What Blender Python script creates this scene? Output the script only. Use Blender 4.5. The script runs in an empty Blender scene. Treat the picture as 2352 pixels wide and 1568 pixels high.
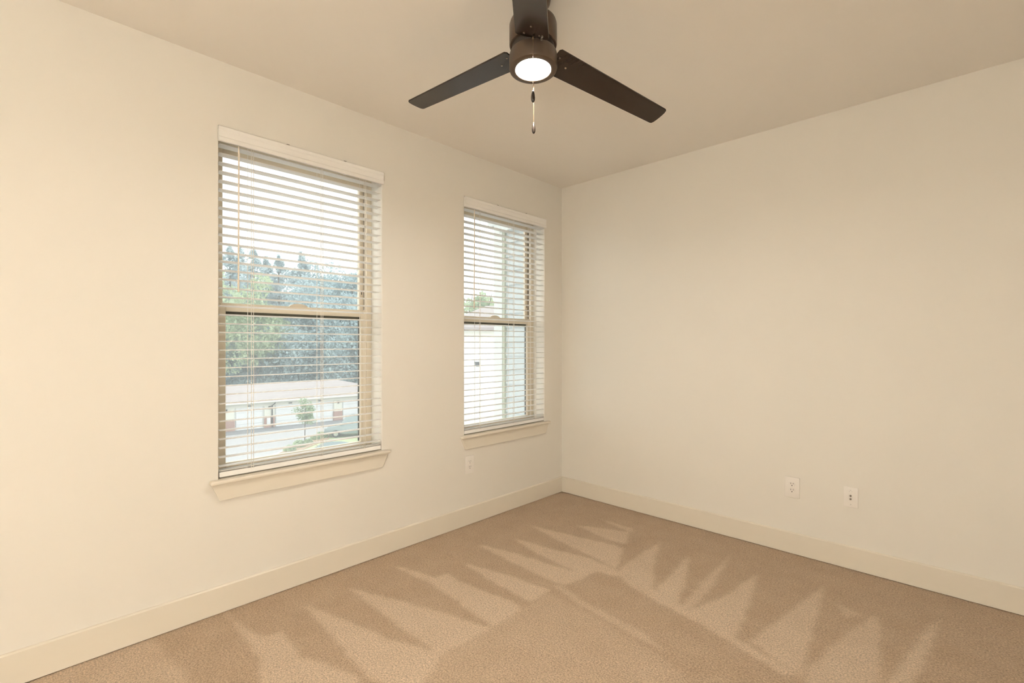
import bpy, bmesh, math, random
import numpy as np
from mathutils import Vector, Matrix

# ------------------------------------------------------------------ camera, world, exposure
scene = bpy.context.scene
C = scene.collection
FPX = 1107.0                       # focal length in pixels of the 2352 px wide frame
TH = math.radians(43.97)           # yaw: window wall runs along +Y, camera looks between the walls
CAM_Z = 1.337
cam_data = bpy.data.cameras.new('camera')
cam = bpy.data.objects.new('camera', cam_data)
C.objects.link(cam)
cam.location = (0, 0, CAM_Z)
cam.rotation_euler = (math.pi / 2, 0, TH)
cam_data.sensor_width = 36.0
cam_data.lens = FPX / 2352.0 * 36.0
cam_data.shift_y = 5.0 / 2352.0
cam_data.clip_start = 0.05
cam_data.clip_end = 500
scene.camera = cam

world = bpy.data.worlds.new('overcast_sky')
scene.world = world
world.use_nodes = True
bg = world.node_tree.nodes['Background']
bg.inputs[0].default_value = (0.98, 0.99, 1.0, 1)
bg.inputs[1].default_value = 2.6

vs = scene.view_settings
vs.view_transform = 'Standard'
vs.look = 'None'
vs.exposure = 0.06
vs.gamma = 1.0
vs.use_curve_mapping = False

LAMP_STRENGTH = 350.0              # glowing lens of the fan's light

# room: floor z=0, window wall at X0, far wall at Y1
X0, X1, Y0, Y1, H = -2.71, 1.05, -2.05, 3.457, 2.743
WT = 0.20                          # wall thickness
ZG = CAM_Z - 8.0                   # car park level, two floors down

# photographer's flash behind the camera, aimed back at the walls there: its bounce is the soft fill
FLASH = (0.50, -1.25, 1.6)
fd = bpy.data.lights.new('bounce_flash', 'SPOT')
fd.energy = 1240.0; fd.color = (0.99, 1.0, 1.0); fd.spot_size = math.radians(105); fd.spot_blend = 0.6; fd.shadow_soft_size = 0.12
fo = bpy.data.objects.new('bounce_flash', fd); C.objects.link(fo)
fo.location = FLASH
fo.rotation_euler = (Vector((1.05, -1.85, 1.15)) - Vector(FLASH)).to_track_quat('-Z', 'Y').to_euler()

# ------------------------------------------------------------------ helpers
FV = Vector((-math.sin(TH), math.cos(TH), 0))
RV = Vector((math.cos(TH), math.sin(TH), 0))
def at(px, py, z):
    """point of the level z seen at a photo pixel"""
    t = (CAM_Z - z) * FPX / (py - 789.0)
    p = FV * t + RV * ((px - 1176) / FPX * t)
    return Vector((p.x, p.y, z))
def atd(px, py, d):
    """point at view depth d"""
    p = FV * d + RV * ((px - 1176) / FPX * d)
    return Vector((p.x, p.y, CAM_Z - (py - 789.0) / FPX * d))
def srgb(r, g, b):
    f = lambda c: c / 12.92 if c <= 0.04045 else ((c + 0.055) / 1.055) ** 2.4
    return (f(r / 255), f(g / 255), f(b / 255), 1)

class MB:
    """collects shapes for one mesh"""
    def __init__(s): s.bm = bmesh.new()
    def box(s, lo, hi, bevel=0.0, seg=2, mat=None):
        lo, hi = Vector(lo), Vector(hi)
        g = bmesh.ops.create_cube(s.bm, size=1.0)['verts']
        c = (lo + hi) / 2; d = hi - lo
        for v in g:
            v.co = Vector((v.co.x * d.x, v.co.y * d.y, v.co.z * d.z)) + c
            if mat: v.co = mat @ v.co
        if bevel:
            ed = list({e for v in g for e in v.link_edges})
            bmesh.ops.bevel(s.bm, geom=ed, offset=bevel, segments=seg, affect='EDGES', profile=0.5)
        return s
    def poly(s, verts, faces, mat=None):
        vs_ = [s.bm.verts.new(mat @ Vector(v) if mat else v) for v in verts]
        for f in faces:
            try: s.bm.faces.new([vs_[i] for i in f])
            except ValueError: pass
        return s
    def prism(s, pts, axis, a, b, bevel=0.0, mat=None):
        """pts: 2-D outline, extruded along axis from a to b. order of 2-D coords: the other two axes in xyz order"""
        def mk(p, h):
            if axis == 'x': v = (h, p[0], p[1])
            elif axis == 'y': v = (p[0], h, p[1])
            else: v = (p[0], p[1], h)
            return mat @ Vector(v) if mat else Vector(v)
        A = [s.bm.verts.new(mk(p, a)) for p in pts]
        B = [s.bm.verts.new(mk(p, b)) for p in pts]
        n = len(pts); fs = [s.bm.faces.new(A), s.bm.faces.new(B[::-1])]
        for i in range(n):
            fs.append(s.bm.faces.new((A[i], B[i], B[(i + 1) % n], A[(i + 1) % n])))
        if bevel:
            ed = list({e for f in fs for e in f.edges})
            bmesh.ops.bevel(s.bm, geom=ed, offset=bevel, segments=2, affect='EDGES', profile=0.5)
        return s
    def lathe(s, prof, n=32, mat=None, cap=True):
        rings = []
        for r, z in prof:
            ring = []
            for i in range(n):
                a = 2 * math.pi * i / n
                v = Vector((r * math.cos(a), r * math.sin(a), z))
                ring.append(s.bm.verts.new(mat @ v if mat else v))
            rings.append(ring)
        for k in range(len(rings) - 1):
            for i in range(n):
                s.bm.faces.new((rings[k][i], rings[k][(i + 1) % n], rings[k + 1][(i + 1) % n], rings[k + 1][i]))
        if cap:
            s.bm.faces.new(rings[0][::-1]); s.bm.faces.new(rings[-1])
        return s
    def tube(s, pts, r, n=8):
        pts = [Vector(p) for p in pts]; rings = []
        for i, p in enumerate(pts):
            d = (pts[min(i + 1, len(pts) - 1)] - pts[max(i - 1, 0)]).normalized()
            up = Vector((0, 0, 1)) if abs(d.z) < 0.9 else Vector((1, 0, 0))
            u = d.cross(up).normalized(); v = d.cross(u).normalized()
            rr = r[i] if isinstance(r, (list, tuple)) else r
            rings.append([s.bm.verts.new(p + (u * math.cos(2 * math.pi * k / n) + v * math.sin(2 * math.pi * k / n)) * rr) for k in range(n)])
        for k in range(len(rings) - 1):
            for i in range(n):
                s.bm.faces.new((rings[k][i], rings[k][(i + 1) % n], rings[k + 1][(i + 1) % n], rings[k + 1][i]))
        s.bm.faces.new(rings[0][::-1]); s.bm.faces.new(rings[-1])
        return s
    def mesh(s, name, smooth=None):
        bmesh.ops.recalc_face_normals(s.bm, faces=s.bm.faces)
        me = bpy.data.meshes.new(name)
        s.bm.to_mesh(me); s.bm.free()
        if smooth is not None:
            me.shade_smooth(); me.set_sharp_from_angle(angle=math.radians(smooth))
        return me
    def build(s, name, mat, parent=None, smooth=None):
        return link(name, s.mesh(name, smooth), mat, parent)

def link(name, me, mat=None, parent=None):
    if mat is not None and not me.materials: me.materials.append(mat)
    o = bpy.data.objects.new(name, me); C.objects.link(o)
    if parent is not None: o.parent = parent
    return o
def tag(o, label, cat, group=None, kind=None):
    o['label'] = label; o['category'] = cat
    if group: o['group'] = group
    if kind: o['kind'] = kind
    return o
def empty(name, loc=(0, 0, 0)):
    o = bpy.data.objects.new(name, None); C.objects.link(o); o.location = loc
    o.empty_display_size = 0.1
    return o
def place(o, root):
    """o's mesh is in world coordinates: keep it there under an Empty that is moved, not turned"""
    o.parent = root; o.location = -root.location
    return o

# ------------------------------------------------------------------ materials
def mat_new(name):
    m = bpy.data.materials.new(name); m.use_nodes = True
    nt = m.node_tree
    return m, nt, nt.nodes['Principled BSDF']
def N(nt, t, **kw):
    n = nt.nodes.new(t)
    for k, v in kw.items():
        if k.startswith('i_'): n.inputs[k[2:].replace('_', ' ')].default_value = v
        else: setattr(n, k, v)
    return n
def plain(name, col, rough=0.5, noise=0.0, nscale=20.0, bump=0.0, bscale=200.0, metal=0.0, spec=0.5, stretch=None):
    m, nt, b = mat_new(name)
    b.inputs['Roughness'].default_value = rough
    b.inputs['Metallic'].default_value = metal
    b.inputs['Specular IOR Level'].default_value = spec
    tc = N(nt, 'ShaderNodeTexCoord'); out = tc.outputs['Object']
    if stretch:
        mp = N(nt, 'ShaderNodeMapping'); mp.inputs['Scale'].default_value = stretch
        nt.links.new(out, mp.inputs['Vector']); out = mp.outputs[0]
    if noise:
        nz = N(nt, 'ShaderNodeTexNoise'); nz.inputs['Scale'].default_value = nscale; nz.inputs['Detail'].default_value = 4
        nt.links.new(out, nz.inputs['Vector'])
        mx = N(nt, 'ShaderNodeMix', data_type='RGBA')
        mx.inputs[6].default_value = tuple(c * (1 - noise) for c in col[:3]) + (1,)
        mx.inputs[7].default_value = tuple(min(1, c * (1 + noise)) for c in col[:3]) + (1,)
        nt.links.new(nz.outputs[0], mx.inputs[0]); nt.links.new(mx.outputs[2], b.inputs['Base Color'])
    else:
        b.inputs['Base Color'].default_value = col
    if bump:
        bz = N(nt, 'ShaderNodeTexNoise'); bz.inputs['Scale'].default_value = bscale
        bp = N(nt, 'ShaderNodeBump'); bp.inputs['Strength'].default_value = bump; bp.inputs['Distance'].default_value = 0.002
        nt.links.new(out, bz.inputs['Vector']); nt.links.new(bz.outputs[0], bp.inputs['Height']); nt.links.new(bp.outputs[0], b.inputs['Normal'])
    return m

M = {}
M['wall'] = plain('wall_paint', srgb(233, 227.3, 217), 0.6, 0.012, 3, 0.08, 260)
M['ceiling'] = plain('ceiling_paint', srgb(245, 239, 230), 0.8, 0.012, 3, 0.1, 200)
M['trim'] = plain('trim_paint', srgb(228, 219, 203), 0.35, 0.01, 5)
M['vinyl'] = plain('almond_vinyl', srgb(224, 211, 190), 0.4, 0.02, 8)
M['dark_gap'] = plain('dark_weatherstrip', srgb(70, 62, 48), 0.7, 0.1, 30)
M['blind'] = plain('white_faux_wood', srgb(249, 246, 241), 0.4, 0.01, 12, stretch=(6, 0.6, 6))
def add_translucency(m, fac, col):
    nt = m.node_tree; b = nt.nodes['Principled BSDF']
    tl = N(nt, 'ShaderNodeBsdfTranslucent'); tl.inputs[0].default_value = col
    ms = N(nt, 'ShaderNodeMixShader'); ms.inputs[0].default_value = fac
    nt.links.new(b.outputs[0], ms.inputs[1]); nt.links.new(tl.outputs[0], ms.inputs[2])
    nt.links.new(ms.outputs[0], nt.nodes['Material Output'].inputs[0])
M['slat'] = plain('white_slat', srgb(249, 246, 241), 0.4, 0.01, 12, stretch=(6, 0.6, 6))
add_translucency(M['slat'], 0.38, (0.97, 0.95, 0.92, 1))
M['cord'] = plain('white_cord', srgb(238, 232, 222), 0.7, 0.03, 80)
M['wand'] = plain('clear_cream_wand', srgb(236, 224, 208), 0.25, 0.02, 40)
M['plate'] = plain('white_plastic', srgb(240, 234, 226), 0.3, 0.01, 40)
M['slot'] = plain('dark_slot', srgb(50, 42, 34), 0.6, 0.1, 100)
M['steel'] = plain('brushed_steel', srgb(150, 140, 128), 0.35, 0.05, 100, metal=1.0)
M['bronze'] = plain('bronze_metal', srgb(88, 74, 62), 0.42, 0.04, 30, metal=0.55)
M['bronze_dark'] = plain('dark_motor_metal', srgb(38, 30, 24), 0.4, 0.05, 30, metal=0.3)
M['blade'] = plain('espresso_blade', srgb(44, 35, 28), 0.26, 0.04, 14, stretch=(1, 12, 12))
M['chain'] = plain('brass_chain', srgb(128, 106, 82), 0.4, 0.05, 60, metal=0.8)
M['fob'] = plain('bronze_fob', srgb(48, 40, 34), 0.25, 0.05, 60, metal=0.3)

def glass_mat():
    m, nt, b = mat_new('window_glass')
    nt.nodes.remove(b)
    out = nt.nodes['Material Output']
    tr = N(nt, 'ShaderNodeBsdfTransparent'); tr.inputs[0].default_value = (0.95, 0.98, 0.97, 1)
    gl = N(nt, 'ShaderNodeBsdfGlossy'); gl.inputs['Roughness'].default_value = 0.02
    lw = N(nt, 'ShaderNodeLayerWeight'); lw.inputs[0].default_value = 0.5
    pw = N(nt, 'ShaderNodeMath', operation='POWER'); pw.inputs[1].default_value = 5.0
    fr = N(nt, 'ShaderNodeMath', operation='MULTIPLY_ADD'); fr.inputs[1].default_value = 0.9; fr.inputs[2].default_value = 0.035
    nt.links.new(lw.outputs['Facing'], pw.inputs[0]); nt.links.new(pw.outputs[0], fr.inputs[0])
    haze_veil = N(nt, 'ShaderNodeBsdfTranslucent'); haze_veil.inputs[0].default_value = (0.9, 0.95, 0.95, 1)  # milky haze over the view, painted into the glass as a translucent mix
    tc = N(nt, 'ShaderNodeTexCoord'); nz = N(nt, 'ShaderNodeTexNoise'); nz.inputs['Scale'].default_value = 2.5
    rm = N(nt, 'ShaderNodeMapRange'); rm.inputs[3].default_value = 0.05; rm.inputs[4].default_value = 0.12
    m1 = N(nt, 'ShaderNodeMixShader'); m2 = N(nt, 'ShaderNodeMixShader')
    L = nt.links.new
    L(tc.outputs['Object'], nz.inputs['Vector']); L(nz.outputs[0], rm.inputs[0])
    L(rm.outputs[0], m1.inputs[0]); L(tr.outputs[0], m1.inputs[1]); L(haze_veil.outputs[0], m1.inputs[2])
    L(fr.outputs[0], m2.inputs[0]); L(m1.outputs[0], m2.inputs[1]); L(gl.outputs[0], m2.inputs[2])
    L(m2.outputs[0], out.inputs[0])
    return m
M['glass'] = glass_mat()

def lens_mat():
    m, nt, b = mat_new('lit_frosted_lens')
    b.inputs['Base Color'].default_value = (0.9, 0.88, 0.84, 1)
    b.inputs['Emission Color'].default_value = (1.0, 0.94, 0.86, 1)
    b.inputs['Emission Strength'].default_value = LAMP_STRENGTH
    return m
M['lens'] = lens_mat()

def carpet_mat():
    m, nt, b = mat_new('beige_carpet')
    L = nt.links.new
    b.inputs['Roughness'].default_value = 0.95
    b.inputs['Specular IOR Level'].default_value = 0.1
    b.inputs['Sheen Weight'].default_value = 0.15
    at_ = N(nt, 'ShaderNodeAttribute', attribute_name='nap')
    tc = N(nt, 'ShaderNodeTexCoord')
    n1 = N(nt, 'ShaderNodeTexNoise'); n1.inputs['Scale'].default_value = 135; n1.inputs['Detail'].default_value = 3; n1.inputs['Roughness'].default_value = 0.7
    n2 = N(nt, 'ShaderNodeTexNoise'); n2.inputs['Scale'].default_value = 7; n2.inputs['Detail'].default_value = 5
    L(tc.outputs['Object'], n1.inputs['Vector']); L(tc.outputs['Object'], n2.inputs['Vector'])
    r1 = N(nt, 'ShaderNodeMapRange'); r1.inputs[1].default_value = 0.3; r1.inputs[2].default_value = 0.7; r1.inputs[3].default_value = 0.58; r1.inputs[4].default_value = 1.42
    L(n1.outputs[0], r1.inputs[0])
    r2 = N(nt, 'ShaderNodeMapRange'); r2.inputs[1].default_value = 0.3; r2.inputs[2].default_value = 0.7; r2.inputs[3].default_value = -0.12; r2.inputs[4].default_value = 0.12
    L(n2.outputs[0], r2.inputs[0])
    ad = N(nt, 'ShaderNodeMath', operation='ADD'); ad.use_clamp = True
    L(at_.outputs['Fac'], ad.inputs[0]); L(r2.outputs[0], ad.inputs[1])
    mx = N(nt, 'ShaderNodeMix', data_type='RGBA')
    mx.inputs[6].default_value = srgb(178, 154, 128); mx.inputs[7].default_value = srgb(206, 184, 159)
    L(ad.outputs[0], mx.inputs[0])
    mul = N(nt, 'ShaderNodeVectorMath', operation='SCALE')
    L(mx.outputs[2], mul.inputs[0]); L(r1.outputs[0], mul.inputs['Scale'])
    L(mul.outputs[0], b.inputs['Base Color'])
    bp = N(nt, 'ShaderNodeBump'); bp.inputs['Strength'].default_value = 0.9; bp.inputs['Distance'].default_value = 0.006
    L(n1.outputs[0], bp.inputs['Height']); L(bp.outputs[0], b.inputs['Normal'])
    return m
M['carpet'] = carpet_mat()

# ------------------------------------------------------------------ room shell
def wall_with_holes(x_in, x_out, ya, yb, za, zb, holes):
    ys = sorted({ya, yb} | {h[0] for h in holes} | {h[1] for h in holes})
    zs = sorted({za, zb} | {h[2] for h in holes} | {h[3] for h in holes})
    solid = lambda i, j: 0 <= i < len(ys) - 1 and 0 <= j < len(zs) - 1 and not any(
        h[0] <= ys[i] and ys[i + 1] <= h[1] and h[2] <= zs[j] and zs[j + 1] <= h[3] for h in holes)
    bm = bmesh.new(); cache = {}
    def V(x, y, z):
        k = (round(x, 5), round(y, 5), round(z, 5))
        if k not in cache: cache[k] = bm.verts.new(k)
        return cache[k]
    for i in range(len(ys) - 1):
        for j in range(len(zs) - 1):
            if not solid(i, j): continue
            a, b_, c, d = ys[i], ys[i + 1], zs[j], zs[j + 1]
            bm.faces.new((V(x_in, a, c), V(x_in, b_, c), V(x_in, b_, d), V(x_in, a, d)))
            bm.faces.new((V(x_out, a, c), V(x_out, a, d), V(x_out, b_, d), V(x_out, b_, c)))
            for di, dj, p, q in ((-1, 0, (a, c), (a, d)), (1, 0, (b_, c), (b_, d)), (0, -1, (a, c), (b_, c)), (0, 1, (a, d), (b_, d))):
                if not solid(i + di, j + dj):
                    bm.faces.new((V(x_in, *p), V(x_in, *q), V(x_out, *q), V(x_out, *p)))
    bmesh.ops.recalc_face_normals(bm, faces=bm.faces)
    return bm

WIN = [(0.7105, 1.6235), (2.304, 3.217)]
WZ0, WZ1 = 0.645, 2.420
me = bpy.data.meshes.new('wall_left')
bm = wall_with_holes(X0, X0 - WT, Y0 - WT, Y1 + WT, -0.15, H + 0.15, [(a, b, WZ0, WZ1) for a, b in WIN])
# soften the drywall corners round the openings
ed = [e for e in bm.edges if all(abs(v.co.x - X0) < 1e-4 for v in e.verts) and len(e.link_faces) == 2
      and abs(e.link_faces[0].normal.dot(e.link_faces[1].normal)) < 0.5 and e.verts[0].co.z > 0.5 and e.verts[1].co.z < 2.6]
bmesh.ops.bevel(bm, geom=ed, offset=0.004, segments=2, affect='EDGES', profile=0.5)
bm.to_mesh(me); bm.free()
tag(link('wall_left', me, M['wall']), 'cream painted wall with the two blind-covered windows', 'wall', kind='structure')
tag(MB().box((X0, Y1, -0.15), (X1 + WT, Y1 + WT, H + 0.15)).build('wall_back', M['wall']),
    'plain cream wall with two white wall plates low down', 'wall', kind='structure')
tag(MB().box((X1, Y0 - WT, -0.15), (X1 + WT, Y1, H + 0.15)).build('wall_right', M['wall']),
    'cream wall out of view opposite the windows', 'wall', kind='structure')
tag(MB().box((X0, Y0 - WT, -0.15), (X1, Y0, H + 0.15)).build('wall_front', M['wall']),
    'cream wall out of view behind the viewer', 'wall', kind='structure')
tag(MB().box((X0, Y0, H), (X1, Y1, H + 0.15)).build('ceiling', M['ceiling']),
    'flat cream painted ceiling with the fan', 'ceiling', kind='structure')

# baseboards: flat board with an eased top edge
BH, BT = 0.137, 0.015
prof = [(0, 0.004), (BT, 0.004), (BT, BH - 0.006), (BT - 0.006, BH), (0, BH)]
tag(MB().prism([(X0 + p, z) for p, z in prof], 'y', Y0, Y1).build('baseboard_left', M['trim']),
    'tall cream baseboard under the two windows', 'baseboard', kind='structure')
tag(MB().prism([(Y1 - p, z) for p, z in prof], 'x', X0 + BT, X1).build('baseboard_back', M['trim']),
    'tall cream baseboard below the two white wall plates', 'baseboard', kind='structure')
tag(MB().prism([(X1 - p, z) for p, z in prof], 'y', Y0, Y1 - BT).build('baseboard_right', M['trim']),
    'tall cream baseboard out of view opposite the windows', 'baseboard', kind='structure')
tag(MB().prism([(Y0 + p, z) for p, z in prof], 'x', X0 + BT, X1 - BT).build('baseboard_front', M['trim']),
    'tall cream baseboard out of view behind the viewer', 'baseboard', kind='structure')

# ---- carpet with the vacuum cleaner's wedge marks brushed into the pile
NAP = [  # outlines seen in the photo, dropped on the floor; value = how light the brushed pile lies
    (0.8, [(1375, 1190), (1452, 1213), (1449, 1223)]),
    (0.9, [(1323, 1206), (1380, 1212), (1446, 1222), (1437, 1250), (1390, 1236)]),
    (1.0, [(1219, 1206), (1313, 1229), (1432, 1257), (1416, 1305), (1334, 1266), (1270, 1235)]),
    (1.0, [(1179, 1234), (1249, 1255), (1355, 1282), (1414, 1307), (1424, 1325), (1368, 1311), (1325, 1333), (1313, 1307), (1228, 1269)]),
    (1.0, [(1096, 1249), (1185, 1270), (1320, 1314), (1342, 1326), (1296, 1345), (1250, 1326), (1170, 1288)]),
    (0.7, [(1268, 1342), (1284, 1344), (1352, 1386), (1480, 1455), (1545, 1505), (1440, 1450), (1330, 1388)]),
    (1.0, [(1060, 1291), (1160, 1318), (1264, 1354), (1219, 1383), (1150, 1346)]),
    (1.0, [(900, 1296), (1000, 1325), (1032, 1318), (1050, 1332), (1176, 1382), (1200, 1396), (1130, 1441), (1080, 1402), (1000, 1346)]),
    (1.0, [(800, 1350), (915, 1379), (1015, 1404), (1126, 1443), (1012, 1503), (950, 1460), (875, 1406)]),
    (1.0, [(700, 1389), (780, 1419), (900, 1469), (1018, 1499), (960, 1590), (850, 1560), (780, 1481)]),
    (1.0, [(515, 1402), (565, 1443), (600, 1462), (650, 1450), (690, 1505), (825, 1555), (860, 1620), (600, 1620), (595, 1510)]),
    (0.6, [(60, 1560), (350, 1464), (450, 1580), (500, 1640), (0, 1640)]),
    (0.42, [(1010, 1503), (1130, 1441), (1260, 1362), (1340, 1400), (1540, 1520), (1640, 1640), (860, 1640)]),
    (0.95, [(1515, 1243), (1502, 1300), (1500, 1352), (1576, 1396), (1690, 1466), (1845, 1553), (1800, 1550), (1640, 1450), (1440, 1342), (1416, 1309)]),
    (0.95, [(1584, 1273), (1576, 1320), (1571, 1345), (1550, 1395), (1490, 1370), (1545, 1315)]),
    (0.9, [(1679, 1273), (1616, 1334), (1565, 1392), (1585, 1399), (1635, 1350)]),
    (1.0, [(1742, 1316), (1656, 1374), (1583, 1400), (1688, 1468), (1718, 1395)]),
    (0.95, [(1893, 1343), (1821, 1400), (1724, 1471), (1841, 1552), (1866, 1452), (1882, 1400)]),
    (0.9, [(2018, 1408), (1946, 1451), (1854, 1536), (1850, 1640), (2018, 1640), (2022, 1475)]),
    (0.6, [(1920, 1383), (1982, 1412), (1942, 1418)]),
    (0.95, [(2162, 1413), (2101, 1479), (2025, 1590), (2090, 1590), (2137, 1490)]),
]
def make_floor():
    st = 0.01
    nx = int(round((X1 - X0) / st)); ny = int(round((Y1 - Y0) / st))
    xs = np.linspace(X0, X1, nx + 1); ys = np.linspace(Y0, Y1, ny + 1)
    gx, gy = np.meshgrid(xs, ys, indexing='ij')
    rng = np.random.default_rng(4)
    def smooth(a, k):
        for _ in range(k):
            p = np.pad(a, 1, mode='edge')
            a = (p[:-2, 1:-1] + p[2:, 1:-1] + p[1:-1, :-2] + p[1:-1, 2:] + 2 * p[1:-1, 1:-1]) / 6
        return a
    jx = smooth(rng.normal(0, 1, gx.shape), 3); jy = smooth(rng.normal(0, 1, gx.shape), 3)
    jx *= 0.0035 / jx.std(); jy *= 0.0035 / jy.std()
    qx = gx + jx; qy = gy + jy
    nap = np.full(gx.shape, 0.12)
    for val, pts in NAP:
        w = [at(px, py, 0.0) for px, py in pts]
        ins = np.zeros(gx.shape, bool)
        for i in range(len(w)):
            a, b = w[i], w[(i + 1) % len(w)]
            if abs(b.y - a.y) < 1e-9: continue
            cr = ((a.y > qy) != (b.y > qy)) & (qx < (b.x - a.x) * (qy - a.y) / (b.y - a.y) + a.x)
            ins ^= cr
        nap = np.where(ins, np.maximum(nap, val), nap)
    nap = smooth(nap, 3)
    z = smooth(rng.normal(0, 1, gx.shape), 1) * 0.0012
    co = np.stack([gx, gy, z], -1).reshape(-1, 3).astype(np.float32)
    idx = np.arange((nx + 1) * (ny + 1)).reshape(nx + 1, ny + 1)
    q = np.stack([idx[:-1, :-1], idx[1:, :-1], idx[1:, 1:], idx[:-1, 1:]], -1).reshape(-1, 4)
    me = bpy.data.meshes.new('floor')
    me.vertices.add(len(co)); me.vertices.foreach_set('co', co.ravel())
    me.loops.add(q.size); me.loops.foreach_set('vertex_index', q.ravel().astype(np.int32))
    me.polygons.add(len(q)); me.polygons.foreach_set('loop_start', np.arange(0, q.size, 4, dtype=np.int32))
    me.update(calc_edges=True)
    a = me.attributes.new('nap', 'FLOAT', 'POINT'); a.data.foreach_set('value', nap.ravel().astype(np.float32))
    me.shade_smooth()
    return me
tag(link('floor', make_floor(), M['carpet']), 'beige cut-pile carpet with wedge-shaped vacuum marks', 'carpet', kind='structure')

# ------------------------------------------------------------------ windows
FX = X0 - 0.128                     # face of the vinyl frame
def window(idx, ya, yb, label):
    r = tag(empty('window_%d' % idx, (X0, (ya + yb) / 2, WZ0)), label, 'window', kind='structure')
    P = lambda mb, n, m, sm=None, par=None: (place(mb.build(n, M[m], None, sm), r) if par is None else place2(mb.build(n, M[m], None, sm), par))
    def place2(o, par):
        o.parent = par; return o
    z0, z1 = 0.662, WZ1
    fw = 0.034                      # outer frame
    xb = FX - 0.075
    mb = MB()
    mb.box((xb, ya, z0), (FX, ya + fw, z1), 0.002, 1); mb.box((xb, yb - fw, z0), (FX, yb, z1), 0.002, 1)
    mb.box((xb, ya + fw, z1 - 0.045), (FX, yb - fw, z1), 0.002, 1); mb.box((xb, ya + fw, z0), (FX, yb - fw, z0 + 0.02), 0.002, 1)
    P(mb, 'frame', 'vinyl')
    zm0, zm1 = 1.508, 1.552
    # upper sash sits in the outer track
    ux0, ux1 = FX - 0.068, FX - 0.042
    sw = 0.030
    a, b = ya + fw, yb - fw
    mb = MB()
    mb.box((ux0, a, zm0), (ux1, a + sw, z1 - 0.045), 0.002, 1); mb.box((ux0, b - sw, zm0), (ux1, b, z1 - 0.045), 0.002, 1)
    mb.box((ux0, a + sw, z1 - 0.075), (ux1, b - sw, z1 - 0.045), 0.002, 1); mb.box((ux0, a + sw, zm0), (ux1, b - sw, zm1 - 0.006), 0.002, 1)
    us = P(mb, 'upper_sash', 'vinyl')
    P(MB().box((ux0 + 0.010, a + sw - 0.005, zm1 - 0.011), (ux0 + 0.014, b - sw + 0.005, z1 - 0.07)), 'pane', 'glass', None, us)
    # lower sash in the inner track
    lx0, lx1 = FX - 0.038, FX - 0.010
    mb = MB()
    sl = 0.036
    mb.box((lx0, a, z0 + 0.02), (lx1, a + sl, zm1), 0.002, 1); mb.box((lx0, b - sl, z0 + 0.02), (lx1, b, zm1), 0.002, 1)
    mb.box((lx0, a + sl, zm0), (lx1, b - sl, zm1), 0.003, 1); mb.box((lx0, a + sl, z0 + 0.02), (lx1, b - sl, z0 + 0.046), 0.002, 1)
    mb.box((lx1, a + 0.01, zm1 - 0.014), (lx1 + 0.008, b - 0.01, zm1 - 0.002), 0.002, 1)
    ls = P(mb, 'lower_sash', 'vinyl')
    P(MB().box((lx0 + 0.010, a + sl - 0.005, z0 + 0.04), (lx0 + 0.014, b - sl + 0.005, zm0 + 0.004)), 'pane', 'glass', None, ls)
    g = MB()
    g.box((lx0 - 0.002, a + sl - 0.002, zm0 - 0.020), (lx0 + 0.009, b - sl + 0.002, zm0 + 0.001))
    g.box((lx0 - 0.002, b - sl - 0.006, z0 + 0.05), (lx0 + 0.009, b - sl + 0.002, zm0 - 0.020))
    P(g, 'glazing_bead', 'dark_gap', None, ls)
    # cam lock on the meeting rail: low arched cover
    cy = (a + b) / 2 - 0.005
    pts = [(cy - 0.055 + 0.11 * i / 12, zm1 + 0.018 * math.sin(math.pi * i / 12) ** 0.7) for i in range(13)]
    P(MB().prism(pts, 'x', lx0 + 0.004, lx1 - 0.002), 'sash_lock', 'vinyl', 40, ls)
    # balance tracks: dark slots in the frame above the lower sash
    g = MB()
    g.box((FX - 0.036, b - 0.0035, zm1 + 0.004), (FX - 0.028, b + 0.001, z1 - 0.09))
    P(g, 'balance_track', 'dark_gap')
    g = MB()
    g.box((FX - 0.036, a - 0.001, zm1 + 0.004), (FX - 0.028, a + 0.0035, z1 - 0.09))
    P(g, 'balance_track', 'dark_gap')
    # vent latch dots on the upper sash stile
    g = MB()
    g.box((ux1 - 0.001, b - 0.016, 1.655), (ux1 + 0.002, b - 0.011, 1.672)); g.box((ux1 - 0.001, b - 0.016, 1.63), (ux1 + 0.002, b - 0.011, 1.636))
    P(g, 'vent_latch', 'dark_gap', None, us)
    # stool with rounded nose and horns, and the apron with mitred ends
    st = MB()
    st.box((FX - 0.01, ya + 0.001, 0.6455), (X0 + 0.002, yb - 0.001, 0.664))
    st.box((X0 + 0.0005, ya - 0.042, 0.644), (X0 + 0.040, yb + 0.042, 0.664), 0.007, 3)
    P(st, 'window_stool', 'trim', 40)
    ap = MB().prism([(ya - 0.036, 0.644), (yb + 0.036, 0.644), (yb - 0.002, 0.560), (ya + 0.002, 0.560)], 'x', X0 + 0.0005, X0 + 0.018, 0.002)
    P(ap, 'apron', 'trim')
    return r
window(1, *WIN[0], 'wider-looking double-hung window facing the car park and woods')
window(2, *WIN[1], 'double-hung window next to the room corner facing a white building')

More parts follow.
